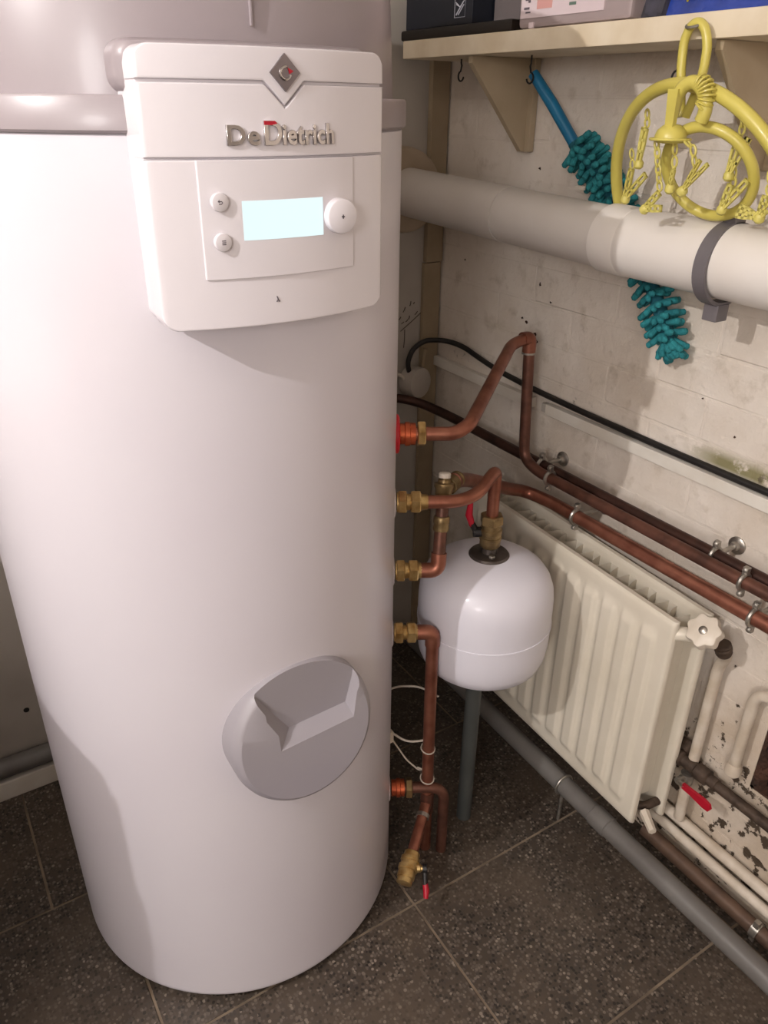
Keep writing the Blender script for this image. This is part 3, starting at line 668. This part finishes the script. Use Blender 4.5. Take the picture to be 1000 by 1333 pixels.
WR = .0205
obj('tube', MB().cyl((.985, 1.45, .118), (.985, .700, .105), WR, seg=28), PVCG, wp)
obj('tube', MB().cyl((.985, .700, .105), (.985, .15, .102), WR, seg=28), PVCG, wp)
obj('coupling', MB().lathe((.985, .722, .1055), (0, -1, -.02), [(0, WR), (.0015, WR+.0022), (.042, WR+.0022), (.0435, WR)], 28), PVCG, wp)
obj('clip', MB().tube([(.985+(WR+.002)*cos(a), .812, .107+(WR+.002)*sin(a)) for a in [2*pi*k/24 for k in range(24)]], .003, 8, closed=True), STEEL, wp)
obj('clip_stud', MB().cyl((.985, .812, .084), (.985, .812, 0), .004, seg=10), STEEL, wp)
# pipe over the back skirting
tag(obj('skirting_pipe', MB().cyl((-2.6, 1.5265, .078), (.90, 1.5265, .078), .0225, seg=20), PVCG), 'dark grey pipe lying on top of the white skirting, left of the tank', 'pipe')

# ------------------------------------------------------------------ big white waste pipe
bw = thing('soil_pipe', 'thick white drainage pipe crossing the right wall under the shelf', 'pipe', (1.02, 1.0, 1.21))
def axp(y): return V((1.020, y, 1.2145+max(0, y-.66)*.031))
def sect(y0, y1, r0, lip=None):
    a, b2 = axp(y0), axp(y1); L = (b2-a).length
    pr = [(0, r0-.003), (.0006, r0), (L-.0006, r0), (L, r0-.003)]
    return MB().lathe(a, b2-a, pr, 48)
obj('pipe_section', sect(1.185, 1.5495, .0500), PVCG2, bw); obj('pipe_section', sect(.905, 1.1848, .0492), PVCG2, bw); obj('pipe_section', sect(.10, .9048, .0520), PVCW, bw)
obj('socket', MB().lathe(axp(.930), axp(.5)-axp(.930), [(0, .0500), (.0008, .0532), (.050, .0532), (.052, .0521)], 48), PVCW, bw)
obj('wall_collar', MB().lathe((1.020, YW, 1.243), (0, -1, 0), [(0, .090), (.022, .086), (.027, .080), (.028, .051)], 48), COLLAR, bw)
br = thing('pipe_bracket', 'grey plastic bracket clipped round the thick white pipe', 'bracket', (1.09, .70, 1.216))
c0 = axp(.708)
ringp = MB(); rr0, rr1 = .0528, .0578; vs = []; fs = []; n = 48
for k in range(n):
    a = 2*pi*k/n
    for (q, dy) in ((rr0, -.0105), (rr1, -.0105), (rr1, .0105), (rr0, .0105)): vs.append((c0.x+q*cos(a), c0.y+dy, c0.z+q*sin(a)))
for k in range(n):
    k2 = (k+1) % n
    for j in range(4): fs.append((4*k+j, 4*k+(j+1) % 4, 4*k2+(j+1) % 4, 4*k2+j))
obj('band', ringp.add(vs, fs), CLIPG, br)
obj('lug', MB().box((c0.x-.012, c0.y-.0105, c0.z+.054), (c0.x+.012, c0.y+.0105, c0.z+.074), bev=.002), CLIPG, br)
obj('lug', MB().box((c0.x-.013, c0.y-.0125, c0.z-.080), (c0.x+.013, c0.y+.0125, c0.z-.055), bev=.002), CLIPG, br)
obj('screw', MB().lathe((c0.x-.0115, c0.y, c0.z+.065), (-1, 0, 0), [(0, .0042), (.0025, .004), (.003, .002)], 12), STEEL, br)
obj('wall_arm', MB().box((c0.x+.055, c0.y-.009, c0.z-.018), (XW-.0015, c0.y+.009, c0.z+.018), bev=.002), CLIPG, br)

# ------------------------------------------------------------------ shelf and what is on it
SX0, SZ0, SZ1 = .965, 1.491, 1.5215
shf = thing('shelf', 'cream painted wooden wall shelf along the top right', 'shelf', (1.05, .8, SZ0))
obj('board', MB().box((SX0, .15, SZ0), (XW-.0015, 1.476, SZ1), bev=.002), SHELFP, shf)
for y in (1.262, .742):
    gy = y+.004
    g = obj('bracket', MB().prism([(SX0+.012, gy, SZ0-.0005), (XW-.016, gy, SZ0-.0005), (XW-.016, gy, 1.335), (XW-.024, gy, 1.335), (SX0+.012, gy, SZ0-.012)], (0, .012, 0)), BRKTP, shf)
    obj('batten', MB().box((XW-.016, gy-.012, 1.333), (XW-.0015, gy+.022, SZ0-.0005), bev=.0015), BRKTP, shf)
def hook(y, z, x, label, flip=1):
    pts = [(x, y, SZ0+.004), (x, y, z+.026), (x, y-.002*flip, z+.022)]
    for k in range(0, 11):
        a = radians(100-k*29) if True else 0
        pts.append((x, y+flip*(-.0005+.0085*-sin(a-radians(90))*0+.0085*cos(radians(80-k*25))), z+.0085*sin(radians(80-k*25))+.004))
    return tag(obj('cup_hook', MB().tube(pts, .0016, 8), BLACKP), label, 'hook', 'hooks under the shelf')
hook(1.383, 1.458, 1.04, 'black cup hook left empty under the shelf end nearest the corner')
hook(1.187, 1.452, 1.045, 'black cup hook under the shelf holding the teal duster', -1)
hook(.865, 1.448, 1.04, 'black cup hook under the shelf, behind the yellow hanger')
ey = obj('screw_eye', MB().tube([(SX0+.004, .774, 1.511), (SX0-.006, .774, 1.511)], .0018, 8).tube([(SX0-.006-.0105*(1-cos(a))*.9, .774-.0105*sin(a), 1.511-.004*(1-cos(a))) for a in [2*pi*k/20 for k in range(20)]], .0019, 8, closed=True), STEEL)
tag(ey, 'steel screw eye in the shelf edge holding the yellow hanger', 'hook')
# dark board, shoe box, tub, blue packet
tag(obj('tray', MB().box((.975, 1.165, SZ1+.0005), (1.125, 1.500, SZ1+.0185), bev=.004), DKBOARD), 'low dark board under the navy box on the shelf', 'board')
sb = thing('shoe_box', 'navy blue cardboard box with small white logo, on the shelf end', 'box', (1.05, 1.40, SZ1+.019))
obj('box_body', MB().box((.985, 1.285, SZ1+.019), (1.122, 1.497, SZ1+.13), bev=.002), NAVY, sb)
lg = MB(); X0 = .9846
def q2(y, z): return (X0, 1.322-y, 1.566+z)
for a, b2, t in (((-.010, -.010), (.010, .009), .0012), ((-.004, -.010), (.012, .005), .0010), ((-.010, .006), (.002, .001), .0010), ((.000, .001), (.013, .011), .0009), ((-.012, .009), (-.003, .004), .0008)):
    lg.tube([q2(*a), q2(*b2)], t, 6)
obj('logo', lg, WHITEF, sb, label='small white logo of slanted crossing strokes')
obj('logo_frame', MB().tube([q2(-.015, -.014), q2(.016, -.014), q2(.016, .015), q2(-.015, .015), q2(-.015, -.014)], .0005, 5), WHITEF, sb)
tag(obj('grey_box', MB().box((1.03, 1.170, SZ1+.019), (1.122, 1.282, SZ1+.11), bev=.003), GREYCARD), 'plain grey box between the navy box and the clear tub', 'box')
tb = thing('plastic_tub', 'cloudy translucent plastic tub with a pale printed label, on the shelf', 'tub', (1.05, 1.05, SZ1+.0005))
obj('tub_body', MB().box((.972, .905, SZ1+.0005), (1.110, 1.146, SZ1+.13), bev=.008), TUB, tb)
obj('label_sheet', MB().box((.9705, .957, SZ1+.0150), (.9722, 1.138, SZ1+.11)), LABELP, tb)
ink = MB()
for (y0, y1, z0, z1) in ((1.128, 1.122, .039, .054), (1.121, 1.116, .036, .052), (1.130, 1.118, .027, .030), (1.126, 1.115, .022, .024)):
    ink.box((.9698, y1, SZ1+z0), (.9706, y0, SZ1+z1))
obj('label_print', ink.box((.9698, .998, SZ1+.036), (.9706, 1.000, SZ1+.06)).box((.9698, .991, SZ1+.036), (.9706, .995, SZ1+.06)), INKG, tb)
obj('label_print', MB().box((.9698, 1.066, SZ1+.026), (.9706, 1.100, SZ1+.07)), INKP, tb)
obj('label_print', MB().lathe((.9698, 1.022, SZ1+.045), (1, 0, 0), [(0, .008), (.0008, .008)], 20).box((.9698, 1.014, SZ1+.026), (.9706, 1.028, SZ1+.030)), INKGR, tb)
obj('label_print', MB().box((.9698, .962, SZ1+.036), (.9706, .984, SZ1+.06)), GREYCARD, tb)
obj('tub_foot', MB().box((.9690, 1.105, SZ1+.0006), (.9730, 1.116, SZ1+.009), bev=.001), LABELP, tb)
pk_ = thing('blue_packet', 'crumpled blue plastic packet with yellow print lying on the shelf', 'packet', (1.03, .72, SZ1+.001))
RP = random.Random(5)
def pillow(x0, x1, y0, y1, z0, h, nx=14, ny=24, wob=.004):
    mb = MB(); vs = []; fs = []
    for i in range(ny+1):
        for j in range(nx+1):
            a, b2 = 2*i/ny-1, 2*j/nx-1; e = max(0, (1-abs(a)**3.5)*(1-abs(b2)**3.5))**.55
            vs.append((x0+(x1-x0)*j/nx, y0+(y1-y0)*i/ny, z0+e*h+e*RP.uniform(-wob, wob)+e*.006*sin(9*a+5*b2)))
    W = nx+1
    for i in range(ny):
        for j in range(nx): fs.append((i*W+j, i*W+j+1, (i+1)*W+j+1, (i+1)*W+j))
    n0 = len(vs); vs += [(x, y, z0-.0003) for x, y, z in vs]
    for i in range(ny):
        for j in range(nx): fs.append((n0+i*W+j, n0+(i+1)*W+j, n0+(i+1)*W+j+1, n0+i*W+j+1))
    for i in range(ny): fs += [(i*W, (i+1)*W, n0+(i+1)*W, n0+i*W), (i*W+nx, n0+i*W+nx, n0+(i+1)*W+nx, (i+1)*W+nx)]
    for j in range(nx): fs += [(j, n0+j, n0+j+1, j+1), (ny*W+j, ny*W+j+1, n0+ny*W+j+1, n0+ny*W+j)]
    return mb.add(vs, fs)
obj('wrapper', pillow(.975, 1.115, .560, .875, SZ1+.001, .060), BLUEF, pk_, ang=25)
obj('print_patch', MB().prism([(.9735, .816, SZ1+.034), (.9735, .803, SZ1+.034), (.9735, .813, SZ1+.014)], (.003, 0, 0)), YELP, pk_)
obj('film_glare_flap', MB().prism([(.972, .660, SZ1+.012), (.972, .600, SZ1+.008), (.974, .600, SZ1+.03), (.974, .69, SZ1+.03)], (.002, 0, 0)), WHITEF, pk_)  # pale colour paints the glare on clear film
obj('dark_flap', pillow(.972, 1.09, .845, .892, SZ1+.001, .075, 10, 8), DKFILM, pk_, ang=25)

# ------------------------------------------------------------------ yellow folding clothes hanger
hg = thing('clothes_hanger', 'yellow plastic ring clothes hanger with pegs, hanging from the shelf edge', 'clothes hanger', (.95, .77, 1.40))
def ring_pts(c, r0, a, b_, t0, t1, n=40):
    c = V(c); nn = V((-cos(a)*cos(b_), cos(a)*sin(b_), sin(a))); e1 = V((0, 1, 0)); e1 = (e1-nn*e1.dot(nn)).normalized(); e2 = nn.cross(e1)
    if e2.z < 0: e2 = -e2
    return [c+(e1*cos(t0+(t1-t0)*k/n)+e2*sin(t0+(t1-t0)*k/n))*r0 for k in range(n+1)]
OC = (1.010, .758, 1.268)
obj('outer_ring', MB().tube(ring_pts(OC, .187, radians(-23), radians(11), radians(-3), radians(186), 60), .0088, 14), YELLOW, hg)
obj('inner_ring', MB().tube(ring_pts((.968, .726, 1.336), .0645, radians(-30), radians(-6), 0, 2*pi*.999, 60)[:-1], .0072, 14, closed=True), YELLOW, hg)
# flat strap loop, curved grip, arm, hub
loop = [(.952, .773, 1.402), (.952, .780, 1.430), (.952, .787, 1.462), (.951, .788, 1.490), (.950, .781, 1.505), (.950, .770, 1.510), (.950, .758, 1.503), (.951, .750, 1.484), (.952, .750, 1.455), (.952, .757, 1.428), (.952, .766, 1.402)]
obj('strap_loop', MB().tube(loop, .0060, 10, .012, 5), YELLOW, hg)
gp = [(.918, .760, 1.404), (.914, .754, 1.428), (.914, .743, 1.440), (.915, .730, 1.442), (.916, .718, 1.434), (.917, .711, 1.421), (.918, .710, 1.408), (.918, .714, 1.398)]
obj('grip', MB().tube(gp, .0085, 12, .010, 5), YELLOW, hg)
gr = MB()
for k in range(9):
    a = radians(75-k*14); c = V((.917, .728-.0175*cos(a), 1.425+.0165*sin(a)))
    gr.tube([c+V((.0097*cos(q), -.0097*sin(q)*cos(a), .0097*sin(q)*sin(a))) for q in [2*pi*j/12 for j in range(12)]], .0016, 6, closed=True)
obj('grip_ridges', gr, YELLOW, hg)
obj('arm', MB().prism([(.903, .745, 1.434), (.903, .761, 1.434), (.907, .760, 1.388), (.907, .748, 1.388)], (.007, 0, 0)), YELLOW, hg)
obj('hub', MB().lathe((.918, .757, 1.394), (0, 0, -1), [(0, .006), (.001, .011), (.007, .018), (.014, .0205), (.019, .0205), (.022, .018), (.023, .010)], 32), YELLOW, hg)
obj('hub_rim', MB().tube([(.918+.0255*sin(a), .757+.0255*cos(a), 1.3760) for a in [2*pi*k/32 for k in range(32)]], .0018, 8, closed=True), YELLOW, hg)
link_m = {}
def chain(pts, name='chain'):
    P = [V(p) for p in pts]; L = sum((P[i+1]-P[i]).length for i in range(len(P)-1)); n = max(2, int(L/.0105))
    c = obj(name, MB().tube([P[0]-V((0, 0, .0001)), P[0]+V((0, 0, .0012))], .0012, 6), YELLOW2, hg, origin=P[0])
    for k in range(n):
        d = (k+.5)/n*L; i = 0
        while i < len(P)-2 and d > (P[i+1]-P[i]).length: d -= (P[i+1]-P[i]).length; i += 1
        t = (P[i+1]-P[i]).normalized(); p = P[i]+t*d; s_ = V((0, 1, 0)) if k % 2 else V((1, 0, 0)); s_ = (s_-t*s_.dot(t)).normalized()
        obj('link', MB().tube([p+t*.0068*cos(a)+s_*.0040*sin(a) for a in [2*pi*j/12 for j in range(12)]], .0016, 6, closed=True), YELLOW2, c)
chain([(.920, .781, 1.374), (.922, .774, 1.345), (.925, .766, 1.313)])
chain([(.918, .748, 1.372), (.920, .744, 1.342)])
chain([(.918, .733, 1.376), (.918, .718, 1.365), (.920, .712, 1.346)])
chain([(.985, .861, 1.409), (.984, .856, 1.388)])
chain([(.985, .880, 1.358), (.985, .872, 1.330)])
chain([(.968, .689, 1.403), (.968, .688, 1.385)])
chain([(.972, .690, 1.342), (.972, .688, 1.322)])
chain([(.972, .640, 1.345), (.972, .633, 1.315)])
def peg(top, bot, spread, wid=.0105):
    "two slotted blades hinged near the lower knuckle, open at the top"
    top, bot = V(top), V(bot); d = (bot-top); L = d.length; d.normalize()
    s_ = V((0, spread, 0)) if not isinstance(spread, tuple) else V(spread)
    p = obj('peg', MB().lathe(bot-d*.004, d, [(0, .0045), (.003, .0068), (.009, .0068), (.012, .004)], 14), YELLOW2, hg)
    nrm = V((-1, 0, 0)); sd_ = d.cross(nrm).normalized()
    for off in (V((0, 0, 0)), s_):
        T = top+off; dd_ = (bot-T).normalized(); w2 = dd_.cross(nrm).normalized()*wid*.5; LL = (bot-T).length
        mb = MB()
        for sg in (-1, 1):
            mb.prism([T+w2*sg*.9, T+w2*sg*.35, T+dd_*LL*.45+w2*sg*.35, T+dd_*LL+w2*sg*.35, T+dd_*LL+w2*sg*.8, T+dd_*LL*.45+w2*sg], nrm*.0035)
        for q in (.0, .30, .62, .92): mb.prism([T+dd_*LL*q-w2*.9, T+dd_*LL*q+w2*.9, T+dd_*(LL*q+.0035)+w2*.9, T+dd_*(LL*q+.0035)-w2*.9], nrm*.0035)
        obj('blade', mb, YELLOW2, p)
peg((.980, .853, 1.386), (.982, .859, 1.340), (.004, .006, .002))
peg((.980, .868, 1.332), (.982, .875, 1.290), (0, -.028, -.006))
peg((.926, .765, 1.310), (.930, .790, 1.287), (.002, -.006, -.020))
peg((.920, .743, 1.340), (.922, .747, 1.318), (.004, .004, .002), .006)
peg((.920, .692, 1.350), (.924, .727, 1.316), (.002, .014, .004), .006)
peg((.966, .688, 1.384), (.968, .694, 1.336), (.002, -.013, -.004))
peg((.968, .687, 1.325), (.972, .697, 1.294), (.002, -.022, .006))
peg((.966, .632, 1.316), (.970, .638, 1.290), (.002, -.016, -.002))
peg((.966, .666, 1.300), (.972, .644, 1.290), (.002, .004, -.010))
peg((.990, .628, 1.330), (.992, .622, 1.288), (.002, .016, .0))
# ------------------------------------------------------------------ teal duster behind the pipe
du = thing('duster', 'teal chenille duster with blue handle hanging behind the thick white pipe', 'duster', (1.06, 1.19, 1.46))
obj('handle', MB().tube([(1.056, 1.192, 1.463), (1.070, 1.150, 1.415), (1.085, 1.098, 1.352)], [.0095, .0105, .0100], 18), TEALH, du)
obj('handle_end', MB().tube([(1.085, 1.101, 1.356), (1.0875, 1.090, 1.342)], .0115, 16), TEALC, du)
sp = [V((1.086, 1.098, 1.353)), V((1.098, 1.050, 1.312)), V((1.1015, 1.005, 1.270)), V((1.1015, .950, 1.208)), V((1.100, .900, 1.150)), V((1.098, .855, 1.090)), V((1.098, .832, 1.052))]
def spl(t):
    x = t*(len(sp)-1); i = min(int(x), len(sp)-2); q = x-i; p0, p1, p2, p3 = sp[max(i-1, 0)], sp[i], sp[i+1], sp[min(i+2, len(sp)-1)]
    return .5*((2*p1)+(-p0+p2)*q+(2*p0-5*p1+4*p2-p3)*q*q+(-p0+3*p1-3*p2+p3)*q**3)
obj('core', MB().tube([spl(k/24) for k in range(25)], .012, 12), TEALC, du)
fm = []
for k in range(4):
    L = .027+.002*k
    fm.append(MB().tube([(0, 0, 0), (0, 0, L*.35), (.002, .001, L*.72), (.005, .002, L*.95), (.006, .0025, L)], [.0038, .0054, .0060, .0052, .0020], 7).mesh('chenille_finger', TEAL, ang=80))
RD = random.Random(2); bl_ = wloc(du)
nr = 23
for i in range(nr):
    t = (i+.3)/nr; p = spl(t); tg = (spl(min(t+.02, 1))-spl(max(t-.02, 0))).normalized()
    e1 = (V((1, 0, 0))-tg*tg.x).normalized(); e2 = tg.cross(e1)
    for k in range(11):
        a = 2*pi*(k+.5*(i % 2))/11+RD.uniform(-.12, .12); rad_ = e1*cos(a)+e2*sin(a)
        squash = 1-.45*abs(cos(a))**2
        lean = .35 if i < nr-2 else (1.2 if i == nr-2 else 2.6)
        d = (rad_*squash+tg*(lean+RD.uniform(-.2, .2))).normalized()
        o = bpy.data.objects.new('chenille_finger', fm[RD.randrange(4)]); COL.objects.link(o); o.parent = du
        q = d.to_track_quat('Z', 'Y'); o.rotation_euler = q.to_euler(); o.location = p+rad_*squash*.008-bl_
        s_ = squash**.5; o.scale = (1, 1, s_)
obj('tag', MB().box((1.060, 1.040, 1.284), (1.064, 1.062, 1.291), bev=.001), WIRE, du, label='little white tab')

# ------------------------------------------------------------------ cables, trunking, round box on the wall
tag(obj('trunking', MB().box((XW-.016, 1.172, .834), (XW-.0005, 1.537, .857), bev=.0015), WHTRIM), 'white cable trunking strip by the corner, left of the upright copper pipe', 'trunking', 'trunking on the right wall')
tk = thing('trunking', 'long white cable trunking strip running to the right edge', 'trunking', (XW-.008, .65, .845), 'trunking on the right wall')
obj('strip', MB().box((XW-.016, .20, .834), (XW-.0005, 1.128, .857), bev=.0015), WHTRIM, tk)
obj('end_cap', MB().box((XW-.014, 1.1285, .836), (XW-.0005, 1.142, .855), bev=.001), JBOX, tk)
tag(obj('cable', MB().tube([(1.045, 1.528, .812), (1.033, 1.527, .834), (1.030, 1.527, .856), (1.042, 1.527, .885), (1.074, 1.522, .905), (1.105, 1.48, .911), (1.1215, 1.43, .906), (1.1225, 1.369, .893), (1.1225, 1.298, .882), (1.1225, 1.18, .8735), (1.1225, 1.05, .8690), (1.1225, .80, .8655), (1.1225, .20, .8645)], .0062, 10, .04, 6), BLACK),
    'black cable looping from the round box and along above the white trunking', 'cable')
jb = thing('junction_box', 'round pale grey box on the wall in the corner behind the tank', 'junction box', (1.062, 1.545, .800))
obj('box_lid', MB().lathe((1.050, YW-.0005, .800), (.25, -1, .05), [(0, .037), (.030, .0385), (.040, .037), (.044, .030)], 40), JBOX, jb)
obj('stub', MB().cyl((1.078, 1.531, .835), (1.085, 1.5325, .880), .006), TRIMP, jb)
tag(obj('wire', MB().tube([(.93, 1.536, .835), (.985, 1.534, .838), (1.015, 1.530, .823), (1.022, 1.528, .812)], .0042, 8, .02, 5), WIRE), 'white wire entering the round grey box from the left', 'wire')
# sensor wires near the foot
tag(obj('sensor_wire', MB().tube([(.64, 1.00, .385), (.660, .985, .400), (.685, .945, .418), (.700, .905, .415)], .0020, 8, .02, 5), WIRE), 'thin white wire from the tank side to the copper pipe, upper one', 'wire')
sw = thing('sensor_wire', 'thin white wire tied round the copper pipe above the floor', 'wire', (.66, .95, .28))
obj('lead', MB().tube([(.629, .962, .315), (.650, .935, .300), (.672, .918, .305), (.684, .904, .316)], .0022, 8, .02, 5), WIRE, sw)
obj('plug', MB().box((.622, .955, .290), (.634, .966, .318), bev=.002), VALVEW, sw)
obj('tie', MB().tube([(.6840+.0136*cos(a), .9082+.0136*sin(a), .288+.003*sin(a)) for a in [2*pi*k/20 for k in range(20)]], .0014, 6, closed=True), WIRE, sw)
obj('tie', MB().tube([(.6857+.0136*cos(a), .9084+.0136*sin(a), .205+.003*sin(a)) for a in [2*pi*k/20 for k in range(20)]], .0014, 6, closed=True), WIRE, sw)
obj('tail', MB().tube([(.630, .958, .300), (.655, .940, .245), (.676, .925, .218), (.680, .915, .226), (.670, .922, .232)], .0017, 8, .01, 5), WIRE, sw)

# ------------------------------------------------------------------ white cupboard added out of view to shade the tank's lower left
cb = thing('added_cabinet', 'unseen white cupboard added left of the tank, outside the frame, to shade it', 'added_cabinet', (-.50, 1.05, 0))
obj('carcass', MB().box((-.80, .768, .03), (-.245, 1.30, 1.000), bev=.012), CABW, cb)
obj('door', MB().box((-.79, .757, .06), (-.255, .7675, .985), bev=.003), CABW, cb)
obj('handle', MB().tube([(-.30, .758, .80), (-.30, .739, .80), (-.30, .739, .90), (-.30, .758, .90)], .005, 10, .008, 4), STEEL, cb)
obj('plinth', MB().box((-.78, .82, 0), (-.265, 1.28, .0305)), CABW, cb)
